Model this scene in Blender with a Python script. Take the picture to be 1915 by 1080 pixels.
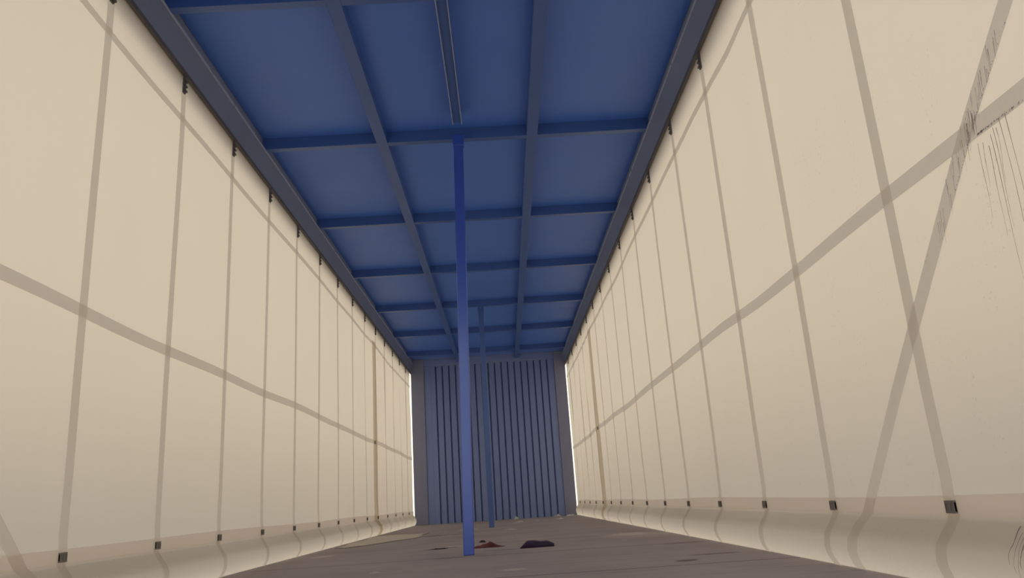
import bpy, bmesh, math, random
from mathutils import Vector, Matrix
random.seed(4)
for o in list(bpy.data.objects): bpy.data.objects.remove(o)
S = bpy.context.scene
COL = S.collection
# ---------------------------------------------------------------- camera
F, YAW, PITCH, ROLL, CX, CZ = 1420.7, 0.0243, 0.2712, -0.0664, 0.1756, 0.2662
cam = bpy.data.cameras.new('camera'); camo = bpy.data.objects.new('camera', cam); COL.objects.link(camo)
fw = Vector((math.sin(YAW)*math.cos(PITCH), math.cos(YAW)*math.cos(PITCH), math.sin(PITCH)))
rt = Vector((math.cos(YAW), -math.sin(YAW), 0)); up = rt.cross(fw)
rt, up = math.cos(ROLL)*rt + math.sin(ROLL)*up, -math.sin(ROLL)*rt + math.cos(ROLL)*up
camo.matrix_world = Matrix(((rt.x, up.x, -fw.x, CX), (rt.y, up.y, -fw.y, 0), (rt.z, up.z, -fw.z, CZ), (0, 0, 0, 1)))
cam.sensor_width = 36; cam.lens = F/1915*36; cam.clip_start = .02; cam.clip_end = 500
S.camera = camo
# ---------------------------------------------------------------- world: bright overcast sky
W = bpy.data.worlds.new('sky'); S.world = W; W.use_nodes = True
nt = W.node_tree; bg = nt.nodes['Background']
bg.inputs['Strength'].default_value = 1.40
# hazy sky: cool behind the trailer, warm towards its closed end
_tc = nt.nodes.new('ShaderNodeTexCoord'); _sp = nt.nodes.new('ShaderNodeSeparateXYZ'); nt.links.new(_tc.outputs['Generated'], _sp.inputs[0])
_mr = nt.nodes.new('ShaderNodeMapRange'); _mr.interpolation_type = 'SMOOTHSTEP'; _mr.inputs[1].default_value = -.35; _mr.inputs[2].default_value = .95
nt.links.new(_sp.outputs['Y'], _mr.inputs[0])
_mx = nt.nodes.new('ShaderNodeMix'); _mx.data_type = 'RGBA'; _mx.inputs[6].default_value = (.80, .91, 1.14, 1); _mx.inputs[7].default_value = (1.36, 1.22, .98, 1)
nt.links.new(_mr.outputs[0], _mx.inputs[0]); nt.links.new(_mx.outputs[2], bg.inputs['Color'])
S.view_settings.view_transform = 'Standard'; S.view_settings.look = 'None'
S.view_settings.gamma = 1; S.view_settings.use_curve_mapping = False
S.view_settings.exposure = 0.0

# ---------------------------------------------------------------- materials
class NT:
    def __init__(s, name):
        s.m = bpy.data.materials.new(name); s.m.use_nodes = True; s.t = s.m.node_tree; s.t.nodes.clear()
        s.out = s.n('ShaderNodeOutputMaterial')
    def n(s, t, **k):
        a = s.t.nodes.new(t)
        for q, v in k.items(): setattr(a, q, v)
        return a
    def l(s, a, b): s.t.links.new(a, b)
    def math(s, op, a, b=None, clamp=False):
        q = s.n('ShaderNodeMath', operation=op, use_clamp=clamp)
        for i, v in enumerate((a, b)):
            if v is None: continue
            if isinstance(v, (int, float)): q.inputs[i].default_value = v
            else: s.l(v, q.inputs[i])
        return q.outputs[0]
    def mix(s, f, a, b):
        q = s.n('ShaderNodeMix', data_type='RGBA')
        if isinstance(f, (int, float)): q.inputs[0].default_value = f
        else: s.l(f, q.inputs[0])
        for i, v in ((6, a), (7, b)):
            if isinstance(v, tuple): q.inputs[i].default_value = v+(1,)
            else: s.l(v, q.inputs[i])
        return q.outputs[2]
    def noise(s, scale, sc=(1, 1, 1), detail=4, rough=.55, vec=None):
        c = s.n('ShaderNodeTexCoord'); mp = s.n('ShaderNodeMapping'); mp.inputs['Scale'].default_value = sc
        s.l(vec or c.outputs['Object'], mp.inputs[0]); q = s.n('ShaderNodeTexNoise')
        q.inputs['Scale'].default_value = scale; q.inputs['Detail'].default_value = detail; q.inputs['Roughness'].default_value = rough
        s.l(mp.outputs[0], q.inputs['Vector']); return q.outputs['Fac']
    def ramp(s, f, lo, hi):
        q = s.n('ShaderNodeMapRange'); q.inputs[1].default_value = lo; q.inputs[2].default_value = hi; s.l(f, q.inputs[0]); return q.outputs[0]

def paint(name, col, col2, rough=.4, spec=.5, bump=.05, nscale=30, metal=0.0, nsc=(1, 1, 1)):
    a = NT(name); b = a.n('ShaderNodeBsdfPrincipled')
    a.l(a.mix(a.ramp(a.noise(nscale*.1, nsc), .3, .7), col, col2), b.inputs['Base Color'])
    a.l(a.math('ADD', a.math('MULTIPLY', a.noise(nscale*.4, nsc), .2), rough-.1), b.inputs['Roughness'])
    b.inputs['Specular IOR Level'].default_value = spec; b.inputs['Metallic'].default_value = metal
    bp = a.n('ShaderNodeBump'); bp.inputs['Strength'].default_value = bump; bp.inputs['Distance'].default_value = .01
    a.l(a.noise(nscale, nsc), bp.inputs['Height']); a.l(bp.outputs[0], b.inputs['Normal'])
    a.l(b.outputs[0], a.out.inputs[0]); return a.m

def fabric(name, tcol, dcol, t=.55, dirt=False, fwd=0):
    """coated cloth that lets daylight through"""
    a = NT(name)
    c = a.n('ShaderNodeTexCoord')
    cloth = a.ramp(a.noise(2.2, (1, 1, .35)), .25, .75)
    weave = a.ramp(a.noise(160, (1, 1, .25), 2), .2, .8)
    k = a.math('ADD', a.math('MULTIPLY', cloth, .07), a.math('MULTIPLY', weave, .04))
    dark = tuple(v*.72 for v in tcol)
    tc = a.mix(k, tcol, dark); dc = a.mix(k, dcol, tuple(v*.8 for v in dcol))
    if dirt:   # rubbed grime near the open end: fine specks
        sp = a.n('ShaderNodeSeparateXYZ'); a.l(c.outputs['Object'], sp.inputs[0])
        near = a.ramp(sp.outputs['Y'], 1.75, 1.35)
        spots = a.ramp(a.noise(150, (1, 1, .6), 6, .75), .60, .70)
        patch = a.ramp(a.noise(7, (1, 1, .5), 3), .50, .62)
        g = a.math('MULTIPLY', a.math('MULTIPLY', spots, patch), near, True)
        g = a.math('MULTIPLY', g, .6)
        tc = a.mix(g, tc, (.09, .08, .08)); dc = a.mix(g, dc, (.09, .08, .08))
    T = a.n('ShaderNodeBsdfTranslucent'); D = a.n('ShaderNodeBsdfDiffuse'); M = a.n('ShaderNodeMixShader')
    a.l(tc, T.inputs['Color']); a.l(dc, D.inputs['Color']); M.inputs[0].default_value = t
    a.l(D.outputs[0], M.inputs[1]); a.l(T.outputs[0], M.inputs[2])
    G = a.n('ShaderNodeBsdfGlossy'); G.inputs['Roughness'].default_value = .45
    M2 = a.n('ShaderNodeMixShader'); M2.inputs[0].default_value = .03
    a.l(M.outputs[0], M2.inputs[1]); a.l(G.outputs[0], M2.inputs[2])
    if fwd:     # part of the daylight goes on through the weave in its own direction
        Rf = a.n('ShaderNodeBsdfRefraction'); Rf.inputs['Roughness'].default_value = .85; Rf.inputs['IOR'].default_value = 1.25; a.l(tc, Rf.inputs['Color'])
        M3 = a.n('ShaderNodeMixShader'); M3.inputs[0].default_value = fwd; a.l(M2.outputs[0], M3.inputs[1]); a.l(Rf.outputs[0], M3.inputs[2]); M2 = M3
    a.l(M2.outputs[0], a.out.inputs[0])
    return a.m

M = {}
CT, CD = (.845, .735, .555), (.74, .68, .61)
M['curtain'] = fabric('cream_tarpaulin', CT, CD, .62, False, .12)
M['curtain_dirty'] = fabric('cream_tarpaulin_worn', CT, CD, .62, True, .12)
M['strap'] = fabric('grey_webbing', (.92, .88, .83), (.62, .59, .55), .86)
M['strap_dirty'] = fabric('grey_webbing_worn', (.93, .90, .87), (.62, .60, .57), .86, True)
M['pillar_shadow'] = fabric('pillar_shadow_cloth', (.88, .80, .66), (.60, .55, .46), .78)  # darker cloth standing for the pillar's shadow on the curtain
M['hem'] = fabric('double_hem', (.94, .87, .82), (.64, .59, .56), .82)
M['daylight_line'] = fabric('white_daylight_line', (.95, .95, .95), (.9, .9, .9), .7)  # white stands in for the line of daylight above the curtain
M['buckle'] = paint('grey_brown_buckle', (.20, .18, .15), (.26, .24, .20), .45, .5, .1, 60)
M['ceiling'] = paint('blue_roof_paint', (.065, .20, .72), (.08, .22, .76), .48, 1.0, .08, 8)
M['beam'] = paint('blue_beam_paint', (.045, .12, .39), (.055, .135, .42), .36, .9, .06, 20)
M['post'] = paint('blue_post_paint', (.04, .095, .52), (.05, .11, .55), .24, .9, .05, 20, 0, (1, 1, .15))
M['rail'] = paint('grey_blue_rail', (.22, .26, .37), (.25, .29, .39), .38, .5, .05, 20)
M['wall'] = paint('blue_wall_paint', (.20, .27, .52), (.24, .31, .55), .38, .7, .05, 12, 0, (1, 1, .2))
M['panel'] = paint('grey_blue_panel', (.27, .28, .38), (.30, .31, .40), .5, .4, .04, 12)
M['dark'] = paint('dark_bracket_steel', (.11, .10, .09), (.14, .13, .12), .45, .5, .1, 60)
M['alu'] = paint('pale_aluminium', (.6, .6, .6), (.7, .7, .7), .4, .5, .05, 30, .3)
M['ground'] = paint('yard_concrete', (.33, .28, .22), (.38, .32, .26), .8, .2, .2, 4)
M['red'] = paint('red_cloth', (.26, .085, .075), (.09, .03, .03), .8, .2, .3, 60)
M['purple'] = paint('dark_purple_cloth', (.035, .018, .04), (.06, .035, .07), .7, .3, .3, 60)
M['chip'] = paint('black_scrap', (.02, .015, .012), (.04, .03, .03), .7, .3, .3, 60)
M['paper'] = paint('pale_crumpled_scrap', (.75, .72, .66), (.60, .58, .53), .8, .2, .3, 60)
M['floor_sheet'] = paint('pale_tan_sheet', (.66, .58, .46), (.58, .50, .40), .55, .4, .3, 30)
M['stain'] = paint('purple_brown_scuff', (.24, .20, .20), (.32, .28, .27), .8, .2, .1, 60)

def floor_mat():
    a = NT('worn_plywood'); b = a.n('ShaderNodeBsdfPrincipled'); c = a.n('ShaderNodeTexCoord')
    sp = a.n('ShaderNodeSeparateXYZ'); a.l(c.outputs['Object'], sp.inputs[0])
    base = a.mix(a.ramp(a.noise(1.6, (1, .8, 1), 5), .3, .7), (.39, .33, .31), (.49, .42, .40))
    grain = a.ramp(a.noise(9, (.12, 3.2, 1), 5, .6), .35, .7)
    base = a.mix(a.math('MULTIPLY', grain, .35), base, (.27, .21, .18))
    # board joints across the floor every 1.245 m
    w = a.math('ADD', sp.outputs['Y'], a.math('MULTIPLY', a.noise(3, (1, 0, 1), 2), .012))
    pp = a.math('PINGPONG', a.math('SUBTRACT', w, 2.956), .6225)
    joint = a.ramp(pp, .009, .003)
    pale = a.ramp(pp, .05, .01)
    base = a.mix(a.math('MULTIPLY', joint, .9), base, (.05, .035, .03))
    # fine scratches across
    sc = a.ramp(a.noise(6, (.25, 9, 1), 3, .5), .64, .70)
    base = a.mix(a.math('MULTIPLY', sc, .45), base, (.16, .12, .10))
    # worn pale patches and dark scuffs with their own outline
    nz = a.n('ShaderNodeTexNoise'); nz.inputs['Scale'].default_value = 9; a.l(c.outputs['Object'], nz.inputs['Vector'])
    def patch(x, y, rx, ry, col, amt, base):
        v = a.n('ShaderNodeVectorMath', operation='SUBTRACT'); a.l(c.outputs['Object'], v.inputs[0]); v.inputs[1].default_value = (x, y, 0)
        d = a.n('ShaderNodeVectorMath', operation='MULTIPLY'); a.l(v.outputs[0], d.inputs[0]); d.inputs[1].default_value = (1/rx, 1/ry, 0)
        q = a.n('ShaderNodeVectorMath', operation='LENGTH'); a.l(d.outputs[0], q.inputs[0])
        e = a.math('ADD', q.outputs['Value'], a.math('MULTIPLY', a.math('SUBTRACT', nz.outputs['Fac'], .5), 1.6))
        return a.mix(a.math('MULTIPLY', a.ramp(e, 1.05, .55), amt), base, col)
    P = (.62, .55, .49); K = (.06, .04, .045)
    for x, y, rx, ry, col, amt in [(1.0, 5.4, .16, .22, P, .75), (1.03, 5.25, .30, .4, P, .3), (.19, 3.25, .055, .05, P, .8), (-.43, 3.6, .03, .06, P, .7),
            (-1.02, 5.15, .07, .16, P, .7), (.2, 7.8, .07, .22, P, .7), (.28, 9.9, .05, .3, P, .6), (.55, 10.4, .04, .3, P, .6),
            (.85, 10.6, .06, .4, P, .6), (-.25, 8.6, .12, .5, P, .5), (.35, 5.6, .12, .2, P, .2), (-.17, 5.35, .12, .15, P, .4),
            (-.30, 5.12, .08, .05, K, .9), (-.20, 5.2, .05, .05, K, .7), (.15, 4.60, .12, .02, K, .9), (-.5, 7.4, .3, .14, K, .55),
            (.86, 3.12, .05, .05, K, .7), (1.04, 3.35, .12, .03, K, .6), (-.16, 4.22, .10, .015, K, .95), (1.08, 4.15, .12, .05, K, .4)]:
        base = patch(x, y, rx, ry, col, amt, base)
    a.l(base, b.inputs['Base Color']); b.inputs['Roughness'].default_value = .75; b.inputs['Specular IOR Level'].default_value = .25
    bp = a.n('ShaderNodeBump'); bp.inputs['Strength'].default_value = .4; bp.inputs['Distance'].default_value = .006
    h = a.math('SUBTRACT', a.math('MULTIPLY', grain, .3), joint); a.l(h, bp.inputs['Height']); a.l(bp.outputs[0], b.inputs['Normal'])
    a.l(b.outputs[0], a.out.inputs[0]); return a.m
M['floor'] = floor_mat()
M['lip'] = paint('pale_blue_highlight', (.30, .36, .62), (.36, .42, .66), .3, .9, .05, 40)  # pale colour paints in the light caught along the channel lips
M['raillip'] = paint('grey_edge_highlight', (.38, .42, .55), (.44, .48, .58), .3, .9, .05, 40)  # paler grey paints in the bright line of light on the rail edge

# ---------------------------------------------------------------- helpers
def link(name, bm, mat, parent=None, smooth=False, bev=0, loc=None):
    me = bpy.data.meshes.new(name)
    bmesh.ops.recalc_face_normals(bm, faces=bm.faces)
    bm.to_mesh(me); bm.free(); me.materials.append(mat)
    if smooth:
        for p in me.polygons: p.use_smooth = True
    o = bpy.data.objects.new(name, me); COL.objects.link(o)
    if parent: o.parent = parent
    if loc: o.location = loc
    if bev:
        b = o.modifiers.new('bevel', 'BEVEL'); b.width = bev; b.segments = 2; b.limit_method = 'ANGLE'
    return o
def tag(o, label=None, cat=None, group=None, kind=None):
    for k, v in (('label', label), ('category', cat), ('group', group), ('kind', kind)):
        if v: o[k] = v
    return o
def empty(name, loc=(0, 0, 0)):
    o = bpy.data.objects.new(name, None); o.empty_display_size = .1; COL.objects.link(o); o.location = loc; return o
def box(bm, x0, x1, y0, y1, z0, z1):
    v = [bm.verts.new(p) for p in ((x0, y0, z0), (x1, y0, z0), (x1, y1, z0), (x0, y1, z0), (x0, y0, z1), (x1, y0, z1), (x1, y1, z1), (x0, y1, z1))]
    for f in ((0, 3, 2, 1), (4, 5, 6, 7), (0, 1, 5, 4), (1, 2, 6, 5), (2, 3, 7, 6), (3, 0, 4, 7)): bm.faces.new([v[i] for i in f])
def boxes(*b):
    bm = bmesh.new()
    for q in b: box(bm, *q)
    return bm
def prism_y(pts, y0, y1):
    """closed profile of (x, z) points extruded along y"""
    bm = bmesh.new(); a = [bm.verts.new((x, y0, z)) for x, z in pts]; b = [bm.verts.new((x, y1, z)) for x, z in pts]
    n = len(pts)
    for i in range(n): bm.faces.new((a[i], a[(i+1) % n], b[(i+1) % n], b[i]))
    bm.faces.new(a); bm.faces.new(b[::-1]); return bm
def prism_x(pts, x0, x1):
    bm = bmesh.new(); a = [bm.verts.new((x0, y, z)) for y, z in pts]; b = [bm.verts.new((x1, y, z)) for y, z in pts]
    n = len(pts)
    for i in range(n): bm.faces.new((a[i], a[(i+1) % n], b[(i+1) % n], b[i]))
    bm.faces.new(a); bm.faces.new(b[::-1]); return bm
def grid(fn, us, vs):
    bm = bmesh.new(); g = [[bm.verts.new(fn(u, v)) for v in vs] for u in us]
    for i in range(len(us)-1):
        for j in range(len(vs)-1): bm.faces.new((g[i][j], g[i+1][j], g[i+1][j+1], g[i][j+1]))
    return bm
def lin(a, b, n): return [a+(b-a)*i/n for i in range(n+1)]

# ---------------------------------------------------------------- dimensions
HW, ZB, ZR, ZC, YE, Y0 = 1.24, 2.474, 2.33, 2.548, 12.10, -1.45
BY = [2.981+1.4138*k for k in range(-3, 7)]

# ---------------------------------------------------------------- setting
tag(link('ground', boxes((-40, 40, -40, 60, -1.35, -1.25)), M['ground']), kind='structure')
for n_, s_ in (('sky_block_left', -1), ('sky_block_right', 1)):      # added walls outside the trailer, blocking low sky to darken the lower curtains
    tag(link(n_, boxes((s_*4.6-.1, s_*4.6+.1, -12, 24, -1.25, .9)), M['ground']), kind='structure')
tag(link('floor', boxes((-HW, HW, Y0, YE+.1, -.06, 0)), M['floor']), kind='structure')
tag(link('ceiling', boxes((-1.215, 1.215, Y0, YE+.1, ZC, ZC+.035)), M['ceiling']), kind='structure')
wb = tag(empty('wall_back', (0, YE, 0)), kind='structure')
# corrugated sheet between two flat corner panels
xs = -.93; pts = []
ribs = 18; pitch = 1.89/ribs
prof = []
for i in range(ribs):
    a = xs+i*pitch
    prof += [(a, .0), (a+pitch*.72, .0), (a+pitch*.77, .05), (a+pitch*.93, .05)]
prof.append((xs+ribs*pitch, 0))
bm = bmesh.new()
cols = [[bm.verts.new((x, d+dd, z)) for x, d in prof] for z, dd in ((.0, 0), (2.43, 0))]
for i in range(len(prof)-1): bm.faces.new((cols[0][i], cols[0][i+1], cols[1][i+1], cols[1][i]))
o = link('corrugated_sheet', bm, M['wall'], wb)
sl = o.modifiers.new('thick', 'SOLIDIFY'); sl.thickness = .004
for x0, x1 in ((-1.238, -1.03), (1.06, 1.238)):
    tag(link('corner_panel', boxes((x0, x1, -.03, .06, 0, 2.54)), M['panel'], wb, bev=.006), label='flat grey-blue corner panel')
for x0, x1 in ((-1.03, -.93), (.96, 1.06)):
    link('edge_strip', boxes((x0, x1, -.005, .05, 0, 2.43)), M['wall'], wb, bev=.004)
link('header_panel', boxes((-1.03, 1.06, -.02, .05, 2.43, 2.54)), M['wall'], wb, bev=.006)
link('backing_sheet', boxes((-1.03, 1.06, .06, .07, 0, 2.40)), M['wall'], wb)

# ---------------------------------------------------------------- roof rails
def rail(s, label):
    r = tag(empty('roof_rail', (s*1.26, (Y0+YE)/2, ZR)), label, 'roof rail', 'roof rails above the side curtains')
    loc = Vector(r.location)
    def P(pts): return [(s*x-loc.x, z-loc.z) for x, z in pts]
    y0, y1 = Y0-loc.y, YE+.1-loc.y
    link('rail_beam', prism_y(P([(1.238, 2.345), (1.204, 2.468), (1.199, 2.470), (1.199, 2.476), (1.206, 2.478), (1.218, 2.49), (1.218, 2.60), (1.35, 2.60), (1.35, 2.585), (1.262, 2.56), (1.262, 2.40), (1.255, 2.345)]), y0, y1), M['rail'], r)
    tag(link('edge_lip', prism_y(P([(1.2035, 2.4665), (1.1985, 2.4685), (1.1975, 2.477), (1.2005, 2.477)]), y0, y1), M['raillip'], r), 'thin rail edge with painted highlight')
    link('rubber_seal', prism_y(P([(1.240, 2.327), (1.236, 2.344), (1.256, 2.344), (1.254, 2.327)]), y0, y1), M['dark'], r)
    link('valance', prism_y(P([(1.335, 2.325), (1.335, 2.59), (1.357, 2.60), (1.357, 2.325)]), y0, y1), M['alu'], r)
    return r
rail(-1, 'grey-blue roof rail along the top of the left cream curtain')
rail(1, 'grey-blue roof rail along the top of the right cream curtain')

# ---------------------------------------------------------------- roof beams
names = {3: 'blue cross beam under the roof, nearest the camera at the picture top', 4: 'blue cross beam at the head of the near blue post',
         5: 'blue cross beam next behind the one at the near post head', 6: 'blue cross beam midway between the heads of the two posts',
         7: 'blue cross beam just in front of the one at the far post head', 8: 'blue cross beam at the head of the far post'}
nm = ['third blue cross beam behind the camera', 'second blue cross beam behind the camera', 'blue cross beam just above the camera, out of the picture',
      'nearest blue cross beam in view, along the top edge of the picture', 'blue cross beam at the head of the near blue post',
      'blue cross beam next behind the near post head', 'second blue cross beam behind the near post head',
      'blue cross beam at the head of the far post', 'blue cross beam next behind the far post head', 'last blue cross beam, closest to the corrugated end wall']
def crossbeam():
    bm = bmesh.new(); 
    return prism_x([(-.045, 0), (0, 0), (0, .004), (-.032, .006), (-.036, .074), (-.045, .074)], -1.217, 1.217)
proto = None
for k, y in enumerate(BY):
    if k < 2: continue
    if proto is None: o = proto = link('cross_beam', crossbeam(), M['beam'])
    else: o = proto.copy(); COL.objects.link(o)
    o.location = (0, y, ZB)
    tag(o, nm[k], 'beam', 'blue cross beams under the roof')
for s, lb in ((-1, 'long blue roof runner left of the posts, running to the end wall'), (1, 'long blue roof runner right of the posts, running to the end wall')):
    o = link('roof_runner', prism_y([(-.031, 0), (.031, 0), (.033, .002), (.033, .074), (-.033, .074), (-.033, .002)], Y0-5, YE-5.03), M['beam'])
    o.location = (s*.472, 5, ZB-.004)
    tag(o, lb, 'beam', 'long roof runners')
o = empty('roof_channel', (.013, 2.965, ZB-.003))
link('channel_web', prism_y([(-.0285, .003), (-.0245, .003), (-.022, .012), (.022, .012), (.0245, .003), (.0285, .003), (.0285, .074), (-.0285, .074)], 0, 1.19), M['beam'], o)
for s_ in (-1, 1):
    tag(link('channel_lip', prism_y([(s_*.0292, -.001), (s_*.0242, -.001), (s_*.0242, .0035), (s_*.0292, .0035)], 0, 1.19), M['lip'], o), 'channel lip with painted highlight')
tag(o, 'short blue channel with bright lips, from picture top to near post head', 'channel')

# ---------------------------------------------------------------- posts
def post(x, y, label, lean):
    p = tag(empty('support_post', (x, y, 0)), label, 'post', 'blue support posts')
    w, d = .029, .02
    bm = boxes((-w, w, -d, d, 0, 2.47))
    for v in bm.verts:
        if v.co.z > 1: v.co.x += lean[0]; v.co.y += lean[1]
    link('post_tube', bm, M['post'], p, bev=.004)
    lx, ly = lean
    link('head_bracket', boxes((lx-.034, lx+.034, ly-d-.006, ly+d+.004, 2.40, 2.472)), M['post'], p, bev=.003)
    return p
def last_post_mat(p, m):
    for c in p.children: c.data.materials[0] = m
post(-.044, 4.312, 'near blue square post, tall in the middle of the floor', (.052, .0))
far = post(-.006, 8.76, 'far blue square post, in front of the corrugated end wall', (.010, -.1))
last_post_mat(far, M['beam'])

# ---------------------------------------------------------------- side curtains
PROF = [(2.36, 1.259), (.215, 1.259), (.16, 1.262), (.150, 1.256), (.125, 1.240), (.10, 1.222), (.075, 1.2165), (.05, 1.217), (.03, 1.223), (.012, 1.233), (0, 1.2425), (-.03, 1.262), (-.08, 1.285), (-.14, 1.30)]
def prof_x(z):
    for (z0, x0), (z1, x1) in zip(PROF, PROF[1:]):
        if z <= z0 and z >= z1:
            t = (z0-z)/(z0-z1); return x0+(x1-x0)*t
    return PROF[0][1] if z > 2 else PROF[-1][1]
def cx(s, y, z, off=0):
    x = prof_x(z)
    m = max(0, min(1, (z-.17)/.3))*max(0, min(1, (2.3-z)/.25))      # free cloth between hem and rail
    far = max(0, min(1, (y-7.2)/2.5))
    w = .0035*math.sin(y*1.7+s*1.1+.4*z)+.0022*math.sin(y*4.57+z*1.3+s)
    w += far*(.0042*math.sin(y*21+2.2*math.sin(z*1.4)+s)+.003*math.sin(y*34+z*1.7)+.002*math.sin(y*55+3*z))
    if s > 0: w += .010*math.exp(-((y-3.15+.1*z)/.16)**2)*max(0, min(1, z-.6)) - .006*math.exp(-((y-3.55)/.2)**2)
    w *= m
    if z < .16 and z > -.02:                                        # skirt bulge varies a little along the length
        w += max(0, math.sin(math.pi*(z+.02)/.18))*.006*math.sin(y*2.1+s)
        if y > 8: w += .006*math.sin(y*13)*max(0, math.sin(math.pi*(z+.02)/.18))
    return s*(x+w-off)
ZS = [2.335] + lin(2.30, .30, 26) + [.25, .215, .19, .165, .158, .15, .14, .128, .115, .10, .088, .075, .062, .05, .04, .03, .02, .01, 0, -.015, -.03, -.05, -.08, -.11, -.14]

def curtain(s, label, y_first, step, kmin, kmax):
    c = tag(empty('side_curtain', (s*1.26, 5, 0)), label, 'curtain', 'cream side curtains')
    L = Vector(c.location)
    def V(y, z, off=0): return (cx(s, y, z, off)-L.x, y-L.y, z-L.z)
    ys = []
    y = Y0
    while y < 12.085: ys.append(y); y += .10 if y < 7 else .028
    ys.append(12.085)
    strap_y = [y_first+k*step for k in range(kmin, kmax)]
    def sag(y):       # top edge droops between hangers
        t = ((y-y_first)/step) % 1
        return .009*math.sin(math.pi*t)**.7
    def PV(y, z):
        zz = z
        if z > 2.31: zz = 2.360-sag(y)*1.3
        if z < .0: pass
        q = V(y, zz)
        # ragged far edge
        if y > 12.06: q = (q[0], q[1]-.008+.008*math.sin(z*9)+.006*math.sin(z*23), q[2])
        return q
    link('curtain_panel', grid(PV, ys, ZS), M['curtain_dirty' if s > 0 else 'curtain'], c, smooth=True)
    bm = bmesh.new(); pr = None
    for y in ys:
        if y > 12.05: break
        z0 = 2.362-sag(y)*1.3; ring = [bm.verts.new((s*(1.257+.005*math.cos(a))-L.x, y-L.y, z0+.006*math.sin(a))) for a in (0, 1.05, 2.09, 3.14, 4.19, 5.24)]
        if pr:
            for i in range(6): bm.faces.new((pr[i], pr[(i+1) % 6], ring[(i+1) % 6], ring[i]))
        pr = ring
    link('top_daylight_line', bm, M['daylight_line'], c, smooth=True)  # tube added to imitate daylight showing under the rail
    # doubled hem at the foot
    def hem(y, t): return V(y, .161+t*(.052+.004*math.sin(y*1.9)), .0022+.0028*(1-t))
    link('hem_band', grid(hem, ys, lin(0, 1, 3)), M['hem'], c, smooth=True)
    # horizontal bands
    bands = [(.9935, .023 if s > 0 else .023, .010, 'M'), (2.112, .018, .010, 'U')]
    for zc, hw, amp, w in bands:
        def bd(y, t):
            dz = amp*.6*math.sin(y*1.6+s)+amp*.4*math.sin(y*3.7)
            if y > 8.6 and s < 0 and w == 'U': dz += -.035*max(0, math.sin((y-8.6)*1.1))
            return V(y, zc+dz+t*hw, .0042)
        link('reinforcement_band', grid(bd, ys, (-1, 0, 1)), M['strap_dirty' if s > 0 and w == 'M' else 'strap'], c, smooth=True)
    # diagonal strap
    n = 60; dl = []
    bm = bmesh.new(); pr = None
    za, zb = 2.2, -.02
    for i in range(n+1):
        z = za+(zb-za)*i/n; yc = 1.527+(1.0065-z)*(1.0 if z < 1.0065 else 1.12)
        if z < .13: yc = 1.527+(1.0065-.13)+(.13-z)*.25
        if yc < Y0: continue
        wd = .034
        a = bm.verts.new(V(yc-wd, z, .0062)); b = bm.verts.new(V(yc, z, .0062)); d = bm.verts.new(V(yc+wd, z, .0062))
        if pr:
            bm.faces.new((pr[0], pr[1], b, a)); bm.faces.new((pr[1], pr[2], d, b))
        pr = (a, b, d)
    link('diagonal_strap', bm, M['strap_dirty' if s > 0 else 'strap'], c, smooth=True)
    # darker band drawn for the middle pillar's shadow through the cloth
    def sm(y, z): return V(y, z, .0035)
    link('pillar_shadow_band', grid(sm, lin(8.56, 8.82, 5), [z for z in ZS if z < 2.2]), M['pillar_shadow'], c, smooth=True)
    bm = boxes((cx(s, 8.68, .99, .012)-L.x, cx(s, 8.68, .99, .004)-L.x, 8.66-L.y, 8.70-L.y, .975, 1.012))
    link('clasp', bm, M['buckle'], c, bev=.004)
    # vertical straps with hook and buckle
    zs = [2.30]+[z for z in ZS if z < 2.29 and z > -.1]
    for i, y in enumerate(strap_y):
        hw = .025
        def st(u, z, y=y): return V(y+u*hw+.006*math.sin(z*2+y), z, .0082+(.003 if z < .22 else 0))
        so = link('strap', grid(st, (-1, 0, 1), zs), M['strap'], c, smooth=True)
        xb = cx(s, y, .1845, .012)-L.x
        bm = bmesh.new()
        x0, x1 = sorted((xb, xb-s*.007))
        yb, zb_ = y-L.y, .1845
        for q in ((x0, x1, yb-.020, yb+.020, zb_+.009, zb_+.015), (x0, x1, yb-.020, yb+.020, zb_-.015, zb_-.009), (x0, x1, yb-.020, yb-.016, zb_-.009, zb_+.009),
                  (x0, x1, yb+.016, yb+.020, zb_-.009, zb_+.009), (x0, x1, yb-.004, yb+.004, zb_-.009, zb_+.009)): box(bm, *q)
        m = (x0+x1)/2
        box(bm, m-.002, m+.002, yb-.02, yb+.02, zb_-.011, zb_+.011)
        link('buckle', bm, M['buckle'], so)
        xh = cx(s, y, 2.27, .008)-L.x; x0, x1 = sorted((xh, xh-s*.008))
        bm = bmesh.new(); box(bm, x0, x1, yb-.012, yb+.012, 2.235, 2.335)
        for zz in (2.25, 2.275, 2.30): box(bm, x0-(.006 if s > 0 else 0), x1+(.006 if s < 0 else 0), yb-.006, yb+.018, zz-.005, zz+.005)
        link('hook_plate', bm, M['dark'], so, bev=.0015)
    return c, V
cl, VL = curtain(-1, 'long cream tarpaulin curtain with grey straps forming the left side', 2.5665, .6852, -4, 14)
cr, VR = curtain(1, 'long cream tarpaulin curtain with grey straps and grime forming the right side', 1.902, .689, -3, 15)

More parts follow.
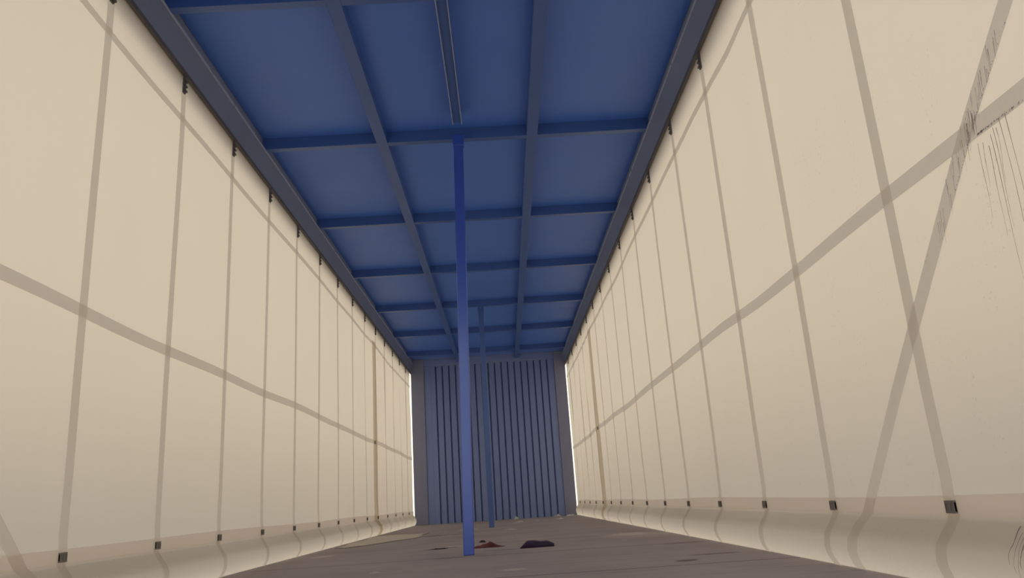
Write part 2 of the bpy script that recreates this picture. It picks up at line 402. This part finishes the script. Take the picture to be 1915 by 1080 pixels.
# grime on the right curtain: thin runs below the strap crossing and rubbed arcs at the foot
bm = bmesh.new()
def streak(pts, w, off=.0095):
    pr = None; n = len(pts)
    for i, (y, z) in enumerate(pts):
        ww = w*(1-.7*i/(n-1))*random.uniform(.6, 1.2)
        a = bm.verts.new(VR(y-ww, z, off)); b = bm.verts.new(VR(y+ww, z, off))
        if pr: bm.faces.new((pr[0], pr[1], b, a))
        pr = (a, b)
for y, z, ln in ((1.505, .95, .17), (1.475, .93, .20), (1.462, .95, .36), (1.450, .96, .22), (1.425, .97, .36), (1.405, .97, .3), (1.44, .955, .12), (1.49, .945, .10)):
    streak([(y+.0015*math.sin(i*.4+y*50)+.012*(i/16)**1.5, z-ln*i/16) for i in range(17)], .0008)
for i in range(26):                                               # short slanting scratches on the crossing straps
    z = random.uniform(.80, 1.16); yc = 1.527+(1.0065-z)*(1.0 if z < 1.0065 else 1.12)+random.uniform(-.028, .02)
    streak([(yc+.0012*j, z-.008*j) for j in range(7)], .0007)
for i in range(150):                                              # grime caught along the lower edge of the band and the strap edge
    if i % 2:
        y = 1.50-abs(random.gauss(0, .07)); streak([(y+.001*j, .9935-.024-random.uniform(-.003, .002)-.0012*j) for j in range(3)], random.uniform(.0004, .0016))
    else:
        z = random.gauss(1.0, .07); yc = 1.527+(1.0065-z)*(1.0 if z < 1.0065 else 1.12)-.034+random.uniform(-.002, .004)
        streak([(yc, z-.0015*j) for j in range(3)], random.uniform(.0004, .0012))
for i in range(40):
    z = random.gauss(1.02, .05); yc = 1.527+(1.0065-z)*(1.0 if z < 1.0065 else 1.12)+random.uniform(-.032, .030)
    streak([(yc+.001*j, z-.007*j) for j in range(6)], random.uniform(.0003, .0008))
link('dirt_streaks', bm, M['stain'], cr)['kind'] = 'stuff'
bm = bmesh.new()
for i in range(22):
    y = 1.66-.012*i+random.uniform(-.004, .004); z = random.uniform(.12, .155); l = random.uniform(.05, .13)
    streak([(y+.002*math.sin(j), z-l*j/10) for j in range(11)], .0010 if i % 3 else .002, .004)
for i in range(34):
    y = random.gauss(1.45, .05); z = random.gauss(.095, .022)
    streak([(y+.003*j, z-.006*j) for j in range(4)], random.uniform(.002, .005), .004)
link('scuff_marks', bm, M['stain'], cr)['kind'] = 'stuff'

# ---------------------------------------------------------------- things on the floor
def lump(name, x, y, rx, ry, h, mat, label, cat, rz=0, seed=0, n=18, group=None, sharp=1.0):
    """crumpled cloth or scrap lying on the floor, closed underneath"""
    rnd = random.Random(seed); bm = bmesh.new(); ph = [rnd.uniform(0, 6.28) for _ in range(8)]
    rings = 7; vs = []
    for r in range(rings+1):
        t = r/rings; row = []
        for i in range(n):
            a = 2*math.pi*i/n
            rr = t*(1+.16*math.sin(2*a+ph[0])+.12*math.sin(3*a+ph[1])+.07*math.sin(7*a+ph[2]))
            px, py = rx*rr*math.cos(a), ry*rr*math.sin(a)
            z = h*(1-t**2)**sharp*(.65+.35*math.sin(px/rx*5+ph[3])*math.cos(py/ry*4+ph[4]))+h*.15*math.sin(6*a+ph[5])*t*(1-t)*2
            row.append(bm.verts.new((px, py, max(.0015, z)+.0005)))
            if r == 0: break
        vs.append(row)
    for i in range(n): bm.faces.new((vs[0][0], vs[1][i], vs[1][(i+1) % n]))
    for r in range(1, rings):
        for i in range(n): bm.faces.new((vs[r][i], vs[r+1][i], vs[r+1][(i+1) % n], vs[r][(i+1) % n]))
    lo = [bm.verts.new((v.co.x, v.co.y, 0)) for v in vs[-1]]
    for i in range(n): bm.faces.new((vs[-1][i], lo[i], lo[(i+1) % n], vs[-1][(i+1) % n]))
    bm.faces.new(lo[::-1])
    o = link(name, bm, mat, smooth=True); o.location = (x, y, 0); o.rotation_euler = (0, 0, rz)
    tag(o, label, cat, group); return o
lump('red_rag', .045, 4.96, .085, .07, .034, M['red'], 'crumpled dull red rag on the floor behind the near post', 'rag', .1, 3, 26, sharp=1.4)
# folded dark cloth with a raised left corner
rag = bpy.data.meshes
bm = bmesh.new()
nx, ny = 16, 8; top = []
for i in range(nx+1):
    u = i/nx; row = []
    for j in range(ny+1):
        v = j/ny
        x = -.095+.19*u+.02*(v-.5)*(1-u); yy = -.06+.12*v
        hgt = .042*min(1, u*5)*(1-.35*u-.25*max(0, u-.85)/.15)*(.80+.20*math.sin(v*3.1)) + .0015*math.sin(u*14+v*4)
        if u < .05: hgt = .002
        row.append(bm.verts.new((x, yy, max(.002, hgt))))
    top.append(row)
for i in range(nx):
    for j in range(ny): bm.faces.new((top[i][j], top[i+1][j], top[i+1][j+1], top[i][j+1]))
edge = [top[i][0] for i in range(nx+1)]+[top[nx][j] for j in range(1, ny+1)]+[top[i][ny] for i in range(nx-1, -1, -1)]+[top[0][j] for j in range(ny-1, 0, -1)]
lo = [bm.verts.new((v.co.x, v.co.y, 0)) for v in edge]
for i in range(len(edge)): bm.faces.new((edge[i], lo[i], lo[(i+1) % len(lo)], edge[(i+1) % len(lo)]))
bm.faces.new(lo[::-1])
o = link('folded_cloth', bm, M['purple'], smooth=True); o.location = (.335, 4.66, 0); o.rotation_euler = (0, 0, .05)
tag(o, 'dark purple folded cloth on the floor right of the red rag', 'cloth')
lump('black_scrap', -.012, 5.62, .028, .03, .018, M['chip'], 'tiny black scrap on the floor just behind the red rag', 'scrap', 0, 5)
lump('dark_scrap', -.27, 5.12, .045, .02, .008, M['chip'], 'thin dark scrap on the floor left of the near post', 'scrap', .1, 8)
for (x, y, rx, h, lb, sd) in ((.30, 11.9, .045, .045, 'pale crumpled scrap at the foot of the end wall, behind the far post', 11),
                              (.93, 11.9, .06, .035, 'pale scrap at the foot of the end wall, left of the corner scraps', 12),
                              (1.10, 11.6, .07, .03, 'pale scrap near the far right corner, beside the curtain', 13),
                              (.33, 10.2, .065, .014, 'flat pale scrap on the floor right of the far post', 14),
                              (.86, 10.3, .035, .02, 'small pale scrap on the floor near the right curtain, short of the end wall', 15)):
    lump('paper_scrap', x, y, rx, rx*.9, h, M['paper'], lb, 'scrap', sd, sd, 14, 'pale scraps on the floor')
# thin pale sheet lying beside the left curtain
def floor_sheet(u, v):
    x = -1.17+u*(.12+.40*min(1, v*2.2)); y = 6.15+v*2.1+.05*math.sin(u*6)
    return (x+.02*math.sin(v*13)-(-.9), y-7.2, .004+.010*abs(math.sin(u*7+v*5))*math.sin(math.pi*u)**.5 * (math.sin(math.pi*v)**.5 if 0 < v < 1 else 0))
o = link('pale_floor_sheet', grid(floor_sheet, lin(0, 1, 20), lin(0, 1, 30)), M['floor_sheet'], smooth=True); o.location = (-.9, 7.2, 0)
sl = o.modifiers.new('thick', 'SOLIDIFY'); sl.thickness = .0015
tag(o, 'pale flat sheet on the floor along the left curtain', 'sheet')
